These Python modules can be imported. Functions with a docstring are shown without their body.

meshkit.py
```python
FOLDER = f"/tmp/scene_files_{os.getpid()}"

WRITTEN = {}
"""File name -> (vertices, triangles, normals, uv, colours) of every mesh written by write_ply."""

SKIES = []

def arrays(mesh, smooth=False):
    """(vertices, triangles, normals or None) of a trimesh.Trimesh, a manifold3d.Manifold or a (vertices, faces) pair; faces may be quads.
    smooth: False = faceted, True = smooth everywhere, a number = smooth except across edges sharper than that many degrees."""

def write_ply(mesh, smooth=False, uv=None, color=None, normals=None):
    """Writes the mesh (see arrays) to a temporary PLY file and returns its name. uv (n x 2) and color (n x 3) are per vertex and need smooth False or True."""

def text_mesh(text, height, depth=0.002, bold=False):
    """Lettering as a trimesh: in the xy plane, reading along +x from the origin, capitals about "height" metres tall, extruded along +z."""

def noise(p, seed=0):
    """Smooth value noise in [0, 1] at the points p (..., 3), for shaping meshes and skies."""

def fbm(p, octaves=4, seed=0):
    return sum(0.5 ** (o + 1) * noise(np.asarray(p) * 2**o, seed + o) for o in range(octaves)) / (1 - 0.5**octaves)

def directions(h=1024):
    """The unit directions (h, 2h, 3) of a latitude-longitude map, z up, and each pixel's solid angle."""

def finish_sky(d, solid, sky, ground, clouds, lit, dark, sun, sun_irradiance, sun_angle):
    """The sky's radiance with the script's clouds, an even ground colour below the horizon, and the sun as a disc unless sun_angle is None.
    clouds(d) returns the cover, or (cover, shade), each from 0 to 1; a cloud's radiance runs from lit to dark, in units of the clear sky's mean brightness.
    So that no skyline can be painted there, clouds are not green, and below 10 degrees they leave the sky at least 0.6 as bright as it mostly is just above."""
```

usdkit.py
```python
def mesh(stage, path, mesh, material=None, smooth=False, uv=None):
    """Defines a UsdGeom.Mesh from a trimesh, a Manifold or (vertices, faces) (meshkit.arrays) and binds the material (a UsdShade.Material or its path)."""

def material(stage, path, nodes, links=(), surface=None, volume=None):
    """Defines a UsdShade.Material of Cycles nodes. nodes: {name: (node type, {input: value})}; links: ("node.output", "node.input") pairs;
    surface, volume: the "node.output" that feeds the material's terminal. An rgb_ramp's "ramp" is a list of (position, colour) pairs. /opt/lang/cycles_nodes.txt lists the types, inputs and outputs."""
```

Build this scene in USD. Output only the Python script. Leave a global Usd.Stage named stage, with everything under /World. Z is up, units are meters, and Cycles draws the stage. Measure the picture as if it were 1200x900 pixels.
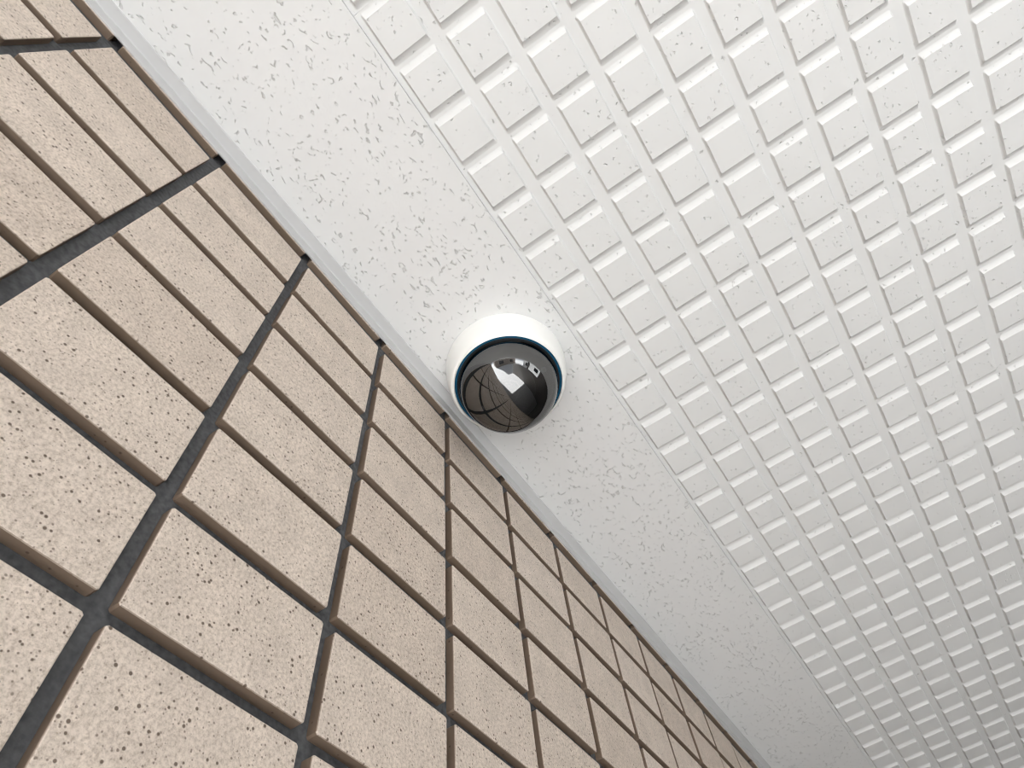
import math
import random
import numpy as np
import trimesh
import usdkit
from pxr import Usd, UsdGeom, UsdLux, UsdShade, Gf, Sdf

stage = Usd.Stage.CreateInMemory()
UsdGeom.SetStageUpAxis(stage, UsdGeom.Tokens.z)
UsdGeom.SetStageMetersPerUnit(stage, 1.0)
UsdGeom.Xform.Define(stage, "/World")
UsdGeom.Scope.Define(stage, "/World/Looks")
rng = random.Random(7)

# ------------------------------------------------------------------ camera
EYE = np.array([0.23572, 0.14601, 1.75])            # 24 cm off the wall, held at head height, looking up
CAM = np.array([[0.8284993807431104, 0.5520892236242687, -0.09373508023272253],
                [-0.5219398882950803, 0.7006614703975949, -0.48646917364494896],
                [-0.20289782925108357, 0.4519634864214504, 0.8686549820423329]])   # right, down, forward
cam = UsdGeom.Camera.Define(stage, "/World/camera")
m = np.eye(4)
m[0, :3], m[1, :3], m[2, :3], m[3, :3] = CAM[0], -CAM[1], -CAM[2], EYE
cam.AddTransformOp().Set(Gf.Matrix4d(*m.ravel().tolist()))
cam.CreateHorizontalApertureAttr(36.0)
cam.CreateVerticalApertureAttr(27.0)
FOCAL = 747.728                                      # pixels of a 1200 wide frame
cam.CreateFocalLengthAttr(FOCAL / 1200 * 36.0)
cam.CreateClippingRangeAttr(Gf.Vec2f(0.01, 1000))
cam.CreateExposureAttr(0.22)

# ------------------------------------------------------------------ light: a hazy bright sky and a low sun
sky = UsdLux.DomeLight.Define(stage, "/World/sky")
sky.CreateIntensityAttr(0.55)
sky.CreateColorAttr(Gf.Vec3f(0.93, 0.98, 1.06))
sun = UsdLux.DistantLight.Define(stage, "/World/sun")   # shines in under the open end of the passage onto the paving
sun.CreateAngleAttr(0.6)
sun.CreateIntensityAttr(80000.0)
sun.CreateColorAttr(Gf.Vec3f(1.0, 0.985, 0.965))
to_sun = Gf.Vec3d(-0.12, -0.66, 0.72).GetNormalized()
sun.AddTransformOp().Set(Gf.Matrix4d().SetRotate(Gf.Rotation(Gf.Vec3d(0, 0, 1), to_sun)))


# ------------------------------------------------------------------ helpers
def numbered(parent, name):
    path, k = f"{parent}/{name}", 0
    while stage.GetPrimAtPath(path):
        k += 1
        path = f"{parent}/{name}_{k:03d}"
    return path


COUNT = {}


def child_path(parent, name):
    k = COUNT.get((parent, name), 0)
    COUNT[(parent, name)] = k + 1
    return f"{parent}/{name}" + (f"_{k:03d}" if k else "")


def obj(name, mesh, mat, parent="/World", smooth=False):
    path = child_path(str(parent), name)
    return usdkit.mesh(stage, path, mesh, mat, smooth=smooth).GetPrim()


def thing(name, loc=(0, 0, 0)):
    x = UsdGeom.Xform.Define(stage, child_path("/World", name))
    if any(loc):
        x.AddTranslateOp().Set(Gf.Vec3d(*loc))
    return x.GetPrim()


def tag(p, label=None, cat=None, kind=None, group=None):
    for k, v in (("label", label), ("category", cat), ("kind", kind), ("group", group)):
        if v:
            p.SetCustomDataByKey(k, v)
    return p


def box(x0, x1, y0, y1, z0, z1):
    b = trimesh.creation.box([x1 - x0, y1 - y0, z1 - z0])
    b.apply_translation([(x0 + x1) / 2, (y0 + y1) / 2, (z0 + z1) / 2])
    return b


def rings(loops, cap0=True, cap1=True):
    """Quads between successive loops of the same length, closed with fans."""
    n = len(loops[0])
    v = np.vstack(loops)
    f = []
    for a in range(len(loops) - 1):
        for k in range(n):
            i, j = a * n + k, a * n + (k + 1) % n
            f += [[i, j, j + n], [i, j + n, i + n]]
    if cap0:
        f += [[0, k + 1, k] for k in range(1, n - 1)]
    if cap1:
        b = (len(loops) - 1) * n
        f += [[b, b + k, b + k + 1] for k in range(1, n - 1)]
    return v, np.array(f)


def sweep(profile, y0, y1):
    """A closed (x, z) profile drawn out along y."""
    pr = np.asarray(profile, float)
    a = np.c_[pr[:, 0], np.full(len(pr), y0), pr[:, 1]]
    b = a + [0, y1 - y0, 0]
    t = trimesh.creation.extrude_polygon(__import__("shapely").Polygon(pr), y1 - y0, engine="earcut")
    v = np.array(t.vertices)
    return np.c_[v[:, 0], y1 - v[:, 2], v[:, 1]], np.array(t.faces)


def lathe(profile, n=96):
    t = trimesh.creation.revolve(np.asarray(profile, float), sections=n)
    if t.volume < 0:
        t.invert()
    return t


# ------------------------------------------------------------------ materials
L = "/World/Looks/"


def mat(name, nodes, links=(), surface="p.BSDF"):
    return usdkit.material(stage, L + name, nodes, links, surface=surface)


def plain(name, col, rough=0.5, **kw):
    return mat(name, {"p": ("principled_bsdf", {"base_color": col, "roughness": rough, **kw})})


def tile_mat(name, light, mid, dark, shaded_body):
    """Fine-grained speckled stoneware: mottled beige face with brown specks of two sizes; the sides are browner, with joint shade put into their colour."""
    return mat(name, {
        "g": ("geometry", {}),
        "fine": ("noise_texture", {"scale": 480.0, "detail": 4.0, "roughness": 0.8}),
        "fr": ("rgb_ramp", {"ramp": [(0.33, tuple(c * 0.95 for c in dark)), (0.45, mid), (0.56, light), (0.71, tuple(c * 1.11 for c in light))]}),
        "broad": ("noise_texture", {"scale": 45.0, "detail": 3.0}),
        "br": ("map_range", {"from_min": 0.3, "from_max": 0.7, "to_min": 0.92, "to_max": 1.07, "clamp": True}),
        "bm": ("mix_color", {"blend_type": "multiply", "fac": 1.0, "use_clamp": False}),
        "vd": ("voronoi_texture", {"scale": 250.0, "randomness": 1.0}),
        "vs": ("separate_color", {}),
        "rad": ("map_range", {"from_min": 0.35, "from_max": 1.0, "to_min": -0.05, "to_max": 0.23, "clamp": True}),
        "sub": ("math", {"math_type": "subtract"}),
        "dot": ("map_range", {"from_min": -0.04, "from_max": 0.06, "to_min": 0.0, "to_max": 0.88, "clamp": True}),
        "dc": ("mix_color", {"b": (0.10, 0.065, 0.045)}),
        "vd2": ("voronoi_texture", {"scale": 520.0, "randomness": 1.0}),
        "vs2": ("separate_color", {}),
        "rad2": ("map_range", {"from_min": 0.40, "from_max": 1.0, "to_min": 0.0, "to_max": 0.34, "clamp": True}),
        "sub2": ("math", {"math_type": "subtract"}),
        "dot2": ("map_range", {"from_min": -0.05, "from_max": 0.10, "to_min": 0.0, "to_max": 0.75, "clamp": True}),
        "dc2": ("mix_color", {"b": (0.17, 0.125, 0.095)}),
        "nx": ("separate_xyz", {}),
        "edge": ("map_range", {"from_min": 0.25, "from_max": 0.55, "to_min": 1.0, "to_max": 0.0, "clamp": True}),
        "bc": ("mix_color", {"blend_type": "mix", "b": shaded_body}),  # side tone: brown clay darkened further for the shade in the joints
        "h": ("math", {"math_type": "subtract"}),
        "bump": ("bump", {"strength": 0.35, "distance": 0.0005}),
        "p": ("principled_bsdf", {"roughness": 0.6, "specular_ior_level": 0.35}),
    }, [("g.position", "fine.vector"), ("g.position", "broad.vector"), ("g.position", "vd.vector"), ("g.position", "vd2.vector"), ("fine.fac", "fr.fac"),
        ("broad.fac", "br.value"), ("fr.color", "bm.a"), ("br.result", "bm.b"), ("vd.color", "vs.color"), ("vs.r", "rad.value"),
        ("rad.result", "sub.value1"), ("vd.distance", "sub.value2"), ("sub.value", "dot.value"),
        ("vd2.color", "vs2.color"), ("vs2.g", "rad2.value"), ("rad2.result", "sub2.value1"), ("vd2.distance", "sub2.value2"), ("sub2.value", "dot2.value"),
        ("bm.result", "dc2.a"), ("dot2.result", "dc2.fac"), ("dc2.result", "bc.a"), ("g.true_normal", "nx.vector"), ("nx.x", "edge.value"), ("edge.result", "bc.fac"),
        ("bc.result", "dc.a"), ("dot.result", "dc.fac"), ("dc.result", "p.base_color"), ("fine.fac", "h.value1"), ("dot.result", "h.value2"), ("h.value", "bump.height"), ("bump.normal", "p.normal")])


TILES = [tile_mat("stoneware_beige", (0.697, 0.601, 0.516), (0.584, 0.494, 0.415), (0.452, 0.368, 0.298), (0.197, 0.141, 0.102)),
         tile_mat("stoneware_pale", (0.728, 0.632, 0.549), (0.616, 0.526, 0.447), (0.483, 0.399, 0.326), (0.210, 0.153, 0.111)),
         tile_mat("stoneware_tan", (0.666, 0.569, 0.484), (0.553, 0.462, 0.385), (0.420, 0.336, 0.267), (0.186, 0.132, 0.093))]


def board_mat(name, worm, worm_scale, stretch, cells, chance, size, core, deep):
    """White-painted mineral board. Worm-eaten pits (worm: threshold) and round pits (chance: share of cells without one) bare the greyer core."""
    return mat(name, {
        "g": ("geometry", {}),
        "map": ("mapping", {"scale": stretch, "rotation": (0.0, 0.0, 0.35)}),
        "n1": ("noise_texture", {"scale": worm_scale, "detail": 3.0, "roughness": 0.5, "distortion": 0.8}),
        "n2": ("noise_texture", {"scale": 15.0, "detail": 2.0}),
        "w": ("math", {"math_type": "multiply_add", "value2": 0.18}),
        "pit": ("map_range", {"from_min": worm, "from_max": worm + 0.05, "to_min": 0.0, "to_max": 1.0, "clamp": True}),
        "n3": ("noise_texture", {"scale": 350.0, "detail": 1.0}),
        "wob": ("mix_vector", {"fac": 0.004}),
        "vd": ("voronoi_texture", {"scale": cells, "randomness": 1.0}),
        "vs": ("separate_color", {}),
        "rad": ("map_range", {"from_min": chance, "from_max": 1.0, "to_min": -0.1, "to_max": size, "clamp": True}),
        "sub": ("math", {"math_type": "subtract"}),
        "dot": ("map_range", {"from_min": -0.05, "from_max": 0.08, "to_min": 0.0, "to_max": 0.9, "clamp": True}),
        "both": ("math", {"math_type": "maximum"}),
        "c": ("mix_color", {"a": (0.75, 0.75, 0.745), "b": core}),
        "skin": ("noise_texture", {"scale": 380.0, "detail": 2.0}),
        "sk": ("math", {"math_type": "multiply", "value2": 0.12}),
        "h": ("math", {"math_type": "subtract"}),
        "bump": ("bump", {"strength": 1.0, "distance": deep}),
        "p": ("principled_bsdf", {"roughness": 0.7, "specular_ior_level": 0.3}),
    }, [("g.position", "map.vector"), ("map.vector", "n1.vector"), ("g.position", "n2.vector"), ("g.position", "skin.vector"), ("n2.fac", "w.value1"), ("n1.fac", "w.value3"),
        ("w.value", "pit.value"), ("g.position", "n3.vector"), ("map.vector", "wob.a"), ("n3.color", "wob.b"), ("wob.result", "vd.vector"), ("vd.color", "vs.color"),
        ("vs.r", "rad.value"), ("rad.result", "sub.value1"), ("vd.distance", "sub.value2"), ("sub.value", "dot.value"), ("pit.result", "both.value1"), ("dot.result", "both.value2"),
        ("both.value", "c.fac"), ("c.result", "p.base_color"), ("skin.fac", "sk.value1"), ("sk.value", "h.value1"),
        ("both.value", "h.value2"), ("h.value", "bump.height"), ("bump.normal", "p.normal")])


BAND = board_mat("pitted_white_board", 0.742, 235.0, (1.0, 0.6, 1.0), 200.0, 0.50, 0.25, (0.66, 0.655, 0.645), 0.0010)
GROOVE = board_mat("grooved_white_board", 0.79, 200.0, (1.0, 0.7, 1.0), 120.0, 0.76, 0.22, (0.58, 0.575, 0.565), 0.0010)
SQUARE = board_mat("white_board_squares", 0.80, 260.0, (1.0, 0.8, 1.0), 220.0, 0.30, 0.25, (0.715, 0.71, 0.705), 0.0009)
GROUT = mat("dark_grey_grout", {
    "g": ("geometry", {}), "n": ("noise_texture", {"scale": 260.0, "detail": 3.0}),
    "r": ("rgb_ramp", {"ramp": [(0.3, (0.060, 0.061, 0.065)), (0.7, (0.112, 0.114, 0.119))]}),
    "bump": ("bump", {"strength": 0.6, "distance": 0.001}), "p": ("principled_bsdf", {"roughness": 0.8})},
    [("g.position", "n.vector"), ("n.fac", "r.fac"), ("r.color", "p.base_color"), ("n.fac", "bump.height"), ("bump.normal", "p.normal")])
TRIM = plain("grey_white_vinyl", (0.58, 0.575, 0.575), 0.35)
HOUSING = plain("white_plastic", (0.90, 0.895, 0.865), 0.32)
RING = plain("dark_blue_plastic", (0.008, 0.085, 0.165), 0.25)
BLACK = plain("black_plastic", (0.012, 0.012, 0.014), 0.35)
MODULE = plain("charcoal_module", (0.05, 0.05, 0.054), 0.45)
LENS = plain("lens_glass", (0.01, 0.012, 0.03), 0.04, coat_weight=1.0)
METAL = plain("silver_bezel", (0.55, 0.55, 0.57), 0.3, metallic=1.0)
CONCRETE = mat("pale_paving", {
    "g": ("geometry", {}), "n": ("noise_texture", {"scale": 6.0, "detail": 5.0}),
    "r": ("rgb_ramp", {"ramp": [(0.3, (0.45, 0.46, 0.465)), (0.7, (0.53, 0.54, 0.545))]}), "p": ("principled_bsdf", {"roughness": 0.75})},
    [("g.position", "n.vector"), ("n.fac", "r.fac"), ("r.color", "p.base_color")])
RENDER_WALL = plain("grey_render", (0.22, 0.21, 0.20), 0.8)
DARK_FRAME = plain("dark_bronze_frame", (0.03, 0.028, 0.026), 0.4)
DOME = mat("smoked_dome", {
    "f": ("fresnel", {"IOR": 1.62}), "t": ("transparent_bsdf", {"color": (0.40, 0.40, 0.42)}),
    "gl": ("glossy_bsdf", {"color": (1, 1, 1), "roughness": 0.012}), "mx": ("mix_closure", {}),
    "g": ("geometry", {}), "front": ("math", {"math_type": "subtract", "value1": 1.0}), "ff": ("math", {"math_type": "multiply"}), "half": ("math", {"math_type": "maximum", "value2": 0.17})},
    [("g.backfacing", "front.value2"), ("front.value", "ff.value1"), ("f.fac", "half.value1"), ("half.value", "ff.value2"), ("ff.value", "mx.fac"), ("t.BSDF", "mx.closure1"), ("gl.BSDF", "mx.closure2")], surface="mx.closure")

# ------------------------------------------------------------------ dimensions, in metres (floor at z = 0)
Z0 = 1.75                          # height of the eye; the fitted heights below are above it
H = 2.415                          # ceiling
YA, YB = -2.0, 5.0                # the canopy and the tiled wall run from YA to YB
XR = 2.30                          # far edge of the ceiling
P, Q = 0.118, 0.072531             # tile pitch along and up the wall
GV, GH = 0.0094, 0.0104            # width of upright and level joints
DEPTH = 0.0072                     # depth of the joints
DY = [0.0157, 0.0035, -0.0118, -0.0092, -0.0091, -0.0024, 0.0056, 0.0085]
DZ = [0.0, 0.0, 0.0095, -0.0042, -0.0095, -0.0009, 0.0007, 0.0044]


def joint_y(c):
    return P * (c + (DY[c] if 0 <= c < 8 else 0.0))


def joint_z(r):
    return Z0 + 0.63048 - Q * r + P * (DZ[r] if 0 <= r < 8 else 0.0) * 0.9


# ------------------------------------------------------------------ tiled wall
wall = tag(thing("wall_left"), "wall of speckled beige stoneware tiles with dark recessed grout joints", kind="structure")
WP = str(wall.GetPath())
tag(obj("grout", box(-0.03, -DEPTH, YA, YB, 0.0, H), GROUT, WP), "dark grey recessed grout")
obj("backing_wall", box(-0.20, -0.03, YA, YB, 0.0, H), RENDER_WALL, WP)


def tile_mesh(y0, y1, z0, z1, seed, top=None):
    r = random.Random(seed)
    x = r.uniform(-0.0004, 0.0005)
    ty, tz = r.uniform(-0.0005, 0.0005), r.uniform(-0.0004, 0.0004)
    j = lambda: r.uniform(-0.0004, 0.0004)
    y0, y1, z0, z1 = y0 + j(), y1 + j(), z0 + j(), z1 + j()
    b = 0.0008

    def loop(xx, i):
        c = 0.0011                                      # corners knocked off
        pts = [(y0 + i + c, z0 + i), (y1 - i - c, z0 + i), (y1 - i, z0 + i + c), (y1 - i, z1 - i - c),
               (y1 - i - c, z1 - i), (y0 + i + c, z1 - i), (y0 + i, z1 - i - c), (y0 + i, z0 + i + c)]
        return np.array([[xx + (ty * (yy - y0) / (y1 - y0) + tz * (zz - z0) / (z1 - z0) if xx > -0.002 else 0), yy, zz] for yy, zz in pts])
    return rings([loop(-0.011, 0), loop(x - b, 0), loop(x - 0.25 * b, 0.3 * b), loop(x, b)], cap0=False)


FAR_TILES, ROWS_SHOWN, COLS_SHOWN = [], range(-1, 8), range(-2, 17)
row_last = int((Z0 + 0.63) / Q)
for c in range(int(YA / P), int(YB / P) - 1):
    for r in range(-1, row_last):
        ya, yb = joint_y(c) + GV / 2, joint_y(c + 1) - GV / 2
        zb = Z0 + 0.6462 if r == -1 else joint_z(r + 1) + GH / 2
        zt = H - 0.0005 if r == -1 else joint_z(r) - GH / 2
        seed = (c + 50) * 100 + r + 5
        t = tile_mesh(ya, yb, zb, zt, seed)
        if r in ROWS_SHOWN and c in COLS_SHOWN:
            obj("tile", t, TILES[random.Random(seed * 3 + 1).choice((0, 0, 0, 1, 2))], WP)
        else:
            FAR_TILES.append(trimesh.Trimesh(*t, process=False))
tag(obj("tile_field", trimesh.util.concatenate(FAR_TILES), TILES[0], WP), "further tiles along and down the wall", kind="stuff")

# ------------------------------------------------------------------ trim between wall and ceiling
ZB = Z0 + 0.6478
trim = obj("trim_1", sweep([(-0.0003, ZB + 0.0004), (0.0002, ZB), (0.0014, ZB), (0.0018, ZB + 0.0004), (0.0018, H - 0.0022), (0.0024, H - 0.0016), (0.0126, H - 0.0014), (0.0132, H - 0.0008), (0.0132, H + 0.0006), (-0.0003, H + 0.0006)], YA, YB), TRIM)
tag(trim, "narrow grey-white moulding along the top of the tiled wall", kind="structure")

# ------------------------------------------------------------------ ceiling
ceil = tag(thing("ceiling"), "white pitted ceiling boards, a plain border beside raised-square boards", kind="structure")
CP = str(ceil.GetPath())
SX, SY, X0, Y0, FX, FY = 0.0538, 0.0544, 0.18119, 0.10358, 0.0384, 0.03844
SEAM_X = 0.1740
RISE = 0.0043
BY0 = Y0 - (SY - FY) / 2 - 0.0003
ZG = H + RISE                                          # floor of the grooves; the squares' faces are flush with the border
g = 0.00006


def bevel_board(x0, x1, y0, y1, zface, t=0.012, b=0.0003):
    def loop(z, i):
        return np.array([[x0 + i, y0 + i, z], [x0 + i, y1 - i, z], [x1 - i, y1 - i, z], [x1 - i, y0 + i, z]])
    return rings([loop(zface + t, 0), loop(zface + b, 0), loop(zface, b)], cap0=True)


NY = 24                                                # squares along one board
edges = [YA, 2.74, YB]
for a, b in zip(edges[:-1], edges[1:]):
    obj("border_board", bevel_board(0.003, SEAM_X - g, a + g * (a > YA), b - g * (b < YB), H), BAND, CP)


def project(p):
    q = CAM @ (np.asarray(p) - EYE)
    return np.array([600 + FOCAL * q[0] / q[2], 450 + FOCAL * q[1] / q[2], q[2]])


def square_mesh(x, y, seed):
    r = random.Random(seed)
    j = lambda: r.uniform(-0.0003, 0.0003)
    x0, x1, y0, y1 = x + j(), x + FX + j(), y + j(), y + FY + j()
    z = H + r.uniform(-0.0002, 0.0002)

    def loop(zz, ix, iy, c):
        return np.array([[x0 - ix + c, y0 - iy, zz], [x0 - ix, y0 - iy + c, zz], [x0 - ix, y1 + iy - c, zz], [x0 - ix + c, y1 + iy, zz],
                         [x1 + ix - c, y1 + iy, zz], [x1 + ix, y1 + iy - c, zz], [x1 + ix, y0 - iy + c, zz], [x1 + ix - c, y0 - iy, zz]])
    g_ = H + RISE
    steps = [(0.0080, 0.0030, 0.0020), (0.0064, 0.0024, 0.0018), (0.0048, 0.0016, 0.0015), (0.0033, 0.0011, 0.0012), (0.0019, 0.0008, 0.0011), (0.0008, 0.0005, 0.0010)]
    deep = lambda t: RISE * (1 - (1 - t / 0.0080) ** 2)      # the cross grooves are round-bottomed, the long ones have steep sides
    return rings([loop(H + deep(t) + 0.0002, ix, t, c) for t, ix, c in steps] + [loop(z + 0.0001, 0.0, 0.0, 0.0008), loop(z, -0.0003, -0.0003, 0.0007)], cap0=False)


NX = 16
spots = []
nx_all = int((XR - X0) / SX)
for mi in range(0, nx_all):
    for ni in range(int((YA - Y0) / SY) + 1, int((YB - Y0) / SY) - 1):
        x, y = X0 + SX * mi, Y0 + SY * ni
        cs = np.array([project((x + dx, y + dy, H)) for dx in (0, FX) for dy in (0, FY)])
        area = 0.0
        if (cs[:, 2] > 0.05).all():
            mid = cs.mean(0)
            if -5 < mid[0] < 1205 and -5 < mid[1] < 905:
                area = abs(np.cross(cs[1, :2] - cs[0, :2], cs[2, :2] - cs[0, :2]))
        spots.append((area, mi, ni, x, y))
board_cells = {}
shown = sorted((s for s in spots if s[0] > 0), reverse=True)
single = {(s[1], s[2]) for s in shown[:300]}
print("squares in view", len(shown))
for s in spots:
    board_cells.setdefault((s[1] // NX, s[2] // NY), []).append(s)
for (bi, bj), cells in sorted(board_cells.items()):
    xa = SEAM_X if bi == 0 else X0 + bi * NX * SX - (SX - FX) / 2
    xb = min(XR, X0 + (bi + 1) * NX * SX - (SX - FX) / 2)
    ya, yb = max(YA, BY0 + bj * NY * SY), min(YB, BY0 + (bj + 1) * NY * SY)
    board = obj("patterned_board", bevel_board(xa + g, xb - g, ya + g, yb - g, ZG, t=0.010), GROOVE, CP)
    BP = str(board.GetPath())
    rest = []
    for _, mi, ni, x, y in cells:
        sq = square_mesh(x, y, mi * 1000 + ni + 77)
        if (mi, ni) in single:
            obj("raised_square", sq, SQUARE, BP, smooth=30)
        else:
            rest.append(trimesh.Trimesh(*sq, process=False))
    if rest:
        tag(obj("square_field", trimesh.util.concatenate(rest), SQUARE, BP, smooth=30), kind="stuff")
obj("soffit_deck", box(-0.20, XR, YA, YB, H + 0.03, H + 0.20), RENDER_WALL, CP)

# ------------------------------------------------------------------ dome security camera
DX, DYC, ZR = 0.0862, 0.4697, Z0 + 0.6235               # axis and the height of its blue ring
dc = thing("security_camera", (DX, DYC, H))
UsdGeom.Xformable(dc).AddScaleOp().Set(Gf.Vec3f(0.982, 0.982, 0.982))
tag(dc, "white dome security camera with smoked cover and blue ring on the ceiling", "security camera")
DP = str(dc.GetPath())
h = (ZR - H) / 0.982                                             # the ring is 43 mm below the ceiling
prof = [(0.0, 0.0), (0.0712, 0.0), (0.0716, -0.002)]
for k in range(1, 17):
    a = k / 16 * math.pi / 2
    prof.append((0.0632 + 0.0084 * math.cos(a) ** 0.8, -0.002 + (h + 0.004) * math.sin(a) ** 1.25))
prof += [(0.0628, h + 0.0006), (0.0622, h), (0.0618, h + 0.0008), (0.0618, h + 0.010), (0.0, h + 0.010)]
obj("housing", lathe(prof, 128), HOUSING, DP, smooth=35)
obj("blue_ring", lathe([(0.0572, h + 0.009), (0.0617, h + 0.009), (0.0617, h + 0.0012), (0.0612, h + 0.0004), (0.0600, h + 0.0002), (0.0594, h + 0.0016), (0.0572, h + 0.0022), (0.0572, h + 0.009)], 128), RING, DP, smooth=35)
RD = 0.0566
th = 0.0018
arc = [(RD * math.cos(a), h + 0.002 - RD * math.sin(a)) for a in np.linspace(0, math.pi / 2, 40)]
arc_in = [((RD - th) * math.cos(a), h + 0.002 - (RD - th) * math.sin(a)) for a in np.linspace(math.pi / 2, 0, 40)]
arc[-1] = (0.0, arc[-1][1])
arc_in[0] = (0.0, arc_in[0][1])
obj("gasket", lathe([(0.0535, h + 0.009), (0.0590, h + 0.009), (0.0590, h + 0.0012), (0.0570, h + 0.0012), (0.0570, h + 0.003), (0.0535, h + 0.003), (0.0535, h + 0.009)], 128), BLACK, DP)
obj("dome_cover", lathe([(RD, h + 0.006)] + arc + arc_in + [(RD - th, h + 0.006), (RD, h + 0.006)], 128), DOME, DP, smooth=True)
obj("inner_plate", lathe([(0.0, h + 0.008), (0.0528, h + 0.008), (0.0528, h + 0.004), (0.0515, h + 0.003), (0.0, h + 0.003)], 96), MODULE, DP)
# the gimbal ball with its lens looks out over the passage
aim = np.array([0.12, -0.36, -0.92])
aim /= np.linalg.norm(aim)
ball = trimesh.creation.icosphere(4, 0.030)
ball.apply_translation([0, 0, h - 0.008])
module = obj("camera_module", ball, MODULE, DP, smooth=True)
T = trimesh.geometry.align_vectors([0, 0, 1], aim)
T[:3, 3] = np.array([0, 0, h - 0.008]) + aim * 0.0255
barrel = lathe([(0.0, 0.0), (0.0135, 0.0), (0.0135, 0.0075), (0.0125, 0.0085), (0.0105, 0.0085), (0.0100, 0.0062), (0.0, 0.0062)], 64)
barrel.apply_transform(T)
obj("lens_barrel", barrel, BLACK, str(module.GetPath()), smooth=30)
lens = lathe([(0.0, 0.0055), (0.0098, 0.0055), (0.0090, 0.0066), (0.0070, 0.0078), (0.0040, 0.0087), (0.0, 0.0090)], 64)
lens.apply_transform(T)
obj("lens", lens, LENS, str(module.GetPath()), smooth=40)
for k in range(2):
    s = lathe([(0.0, 0.0), (0.0030, 0.0), (0.0030, 0.002), (0.0022, 0.003), (0.0, 0.003)], 24)
    s.apply_translation([0, 0, 0])
    s.apply_transform(trimesh.transformations.rotation_matrix(math.pi, [1, 0, 0]))
    s.apply_translation([(-1) ** k * 0.043, 0.008, h + 0.003])
    obj("screw", s, METAL, DP, smooth=30)

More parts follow.
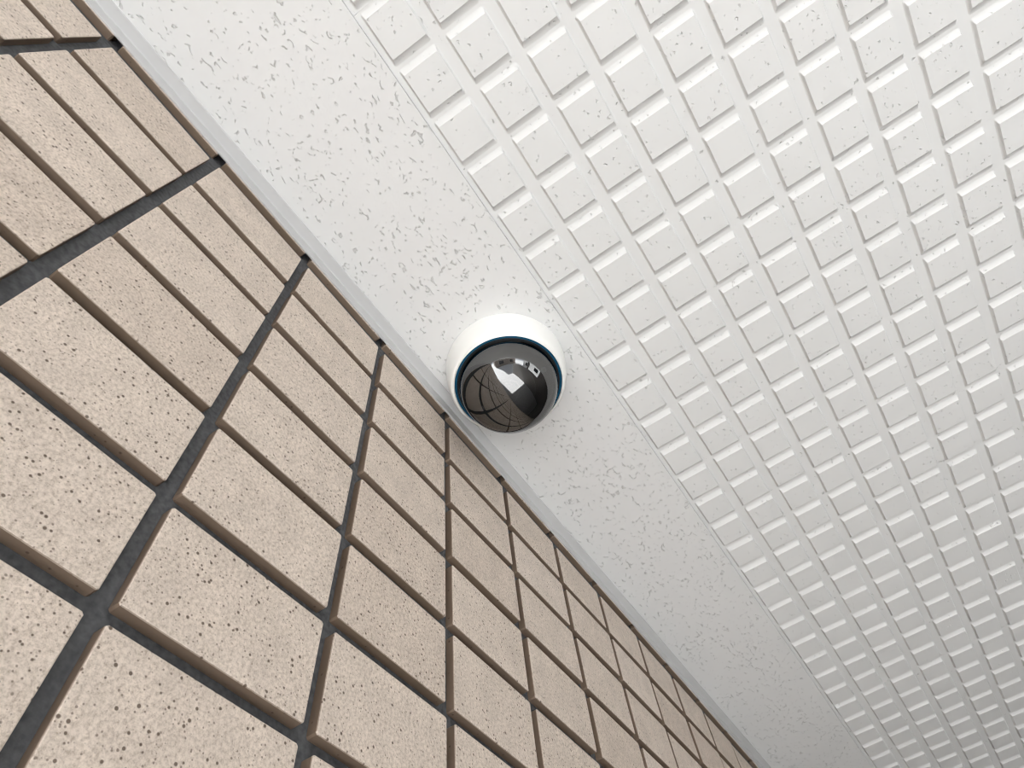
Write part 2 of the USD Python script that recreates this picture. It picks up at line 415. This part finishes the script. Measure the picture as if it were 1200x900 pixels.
# ------------------------------------------------------------------ what stands around, behind the picture
floor = obj("floor", box(-0.20, 2.6, YA - 0.1, YB, -0.15, 0.0), CONCRETE)
tag(floor, "pale paving of the covered passage", kind="structure")
ground = obj("ground", box(-60, 60, -60, 60, -0.30, -0.12), CONCRETE)
tag(ground, "pale open paving outside the covered passage", kind="structure")
tag(obj("wall_back", box(-0.2, 2.6, YB, YB + 0.2, 0.0, H + 0.2), RENDER_WALL), "grey rendered wall closing the passage", kind="structure")
tag(obj("wall_right", trimesh.util.concatenate([box(XR, XR + 0.2, YA, 0.95, 0.0, 1.65), box(XR, XR + 0.2, 0.95, YB, 0.0, H + 0.2), box(XR, XR + 0.2, YA, 0.95, H, H + 0.2), box(XR - 0.02, XR + 0.2, -0.25, -0.15, 1.65, H)]), RENDER_WALL), "grey rendered wall across the passage with an open slot under the ceiling", kind="structure")

# houses added to block low sky over the yard, seen only as reflections
FACADE = plain("white_stucco", (0.74, 0.735, 0.72), 0.85)
PANE = plain("dark_window_glass", (0.02, 0.022, 0.025), 0.05)
ROOF = plain("grey_roof", (0.10, 0.10, 0.105), 0.7)


def added_house(x0, x1, y0, y1, hh, label, face, stucco=FACADE):
    t = tag(thing("added_house", ((x0 + x1) / 2, (y0 + y1) / 2, -0.12)), label, kind="structure")
    tp, cx, cy = str(t.GetPath()), (x0 + x1) / 2, (y0 + y1) / 2
    w, d = (x1 - x0) / 2, (y1 - y0) / 2
    obj("wall", box(-w, w, -d, d, 0, hh), stucco, tp)
    obj("roof", box(-w - 0.3, w + 0.3, -d - 0.3, d + 0.3, hh, hh + 0.25), ROOF, tp)
    length = 2 * (w if face == "y" else d)
    n = int(length // 3.0)
    for lev in range(2):
        for k in range(n):
            c = -length / 2 + (k + 0.5) * length / n
            z = 0.9 + 2.8 * lev
            if face == "y":
                fr, pa = box(c - 0.75, c + 0.75, d - 0.02, d + 0.05, z, z + 1.3), box(c - 0.68, c + 0.68, d - 0.01, d + 0.06, z + 0.07, z + 1.23)
            else:
                fr, pa = box(-w - 0.05, -w + 0.02, c - 0.75, c + 0.75, z, z + 1.3), box(-w - 0.06, -w + 0.01, c - 0.68, c + 0.68, z + 0.07, z + 1.23)
            f = obj("window", fr, DARK_FRAME, tp)
            obj("pane", pa, PANE, str(f.GetPath()))


added_house(0.9, 9.0, -16.0, -8.0, 6.0, "brown two-storey building added facing the open end of the passage to block sky", "y", plain("brown_stucco", (0.26, 0.22, 0.19), 0.85))
added_house(9.0, 16.0, -4.0, 9.0, 6.0, "white two-storey building added across from the tiled wall to block sky", "x")
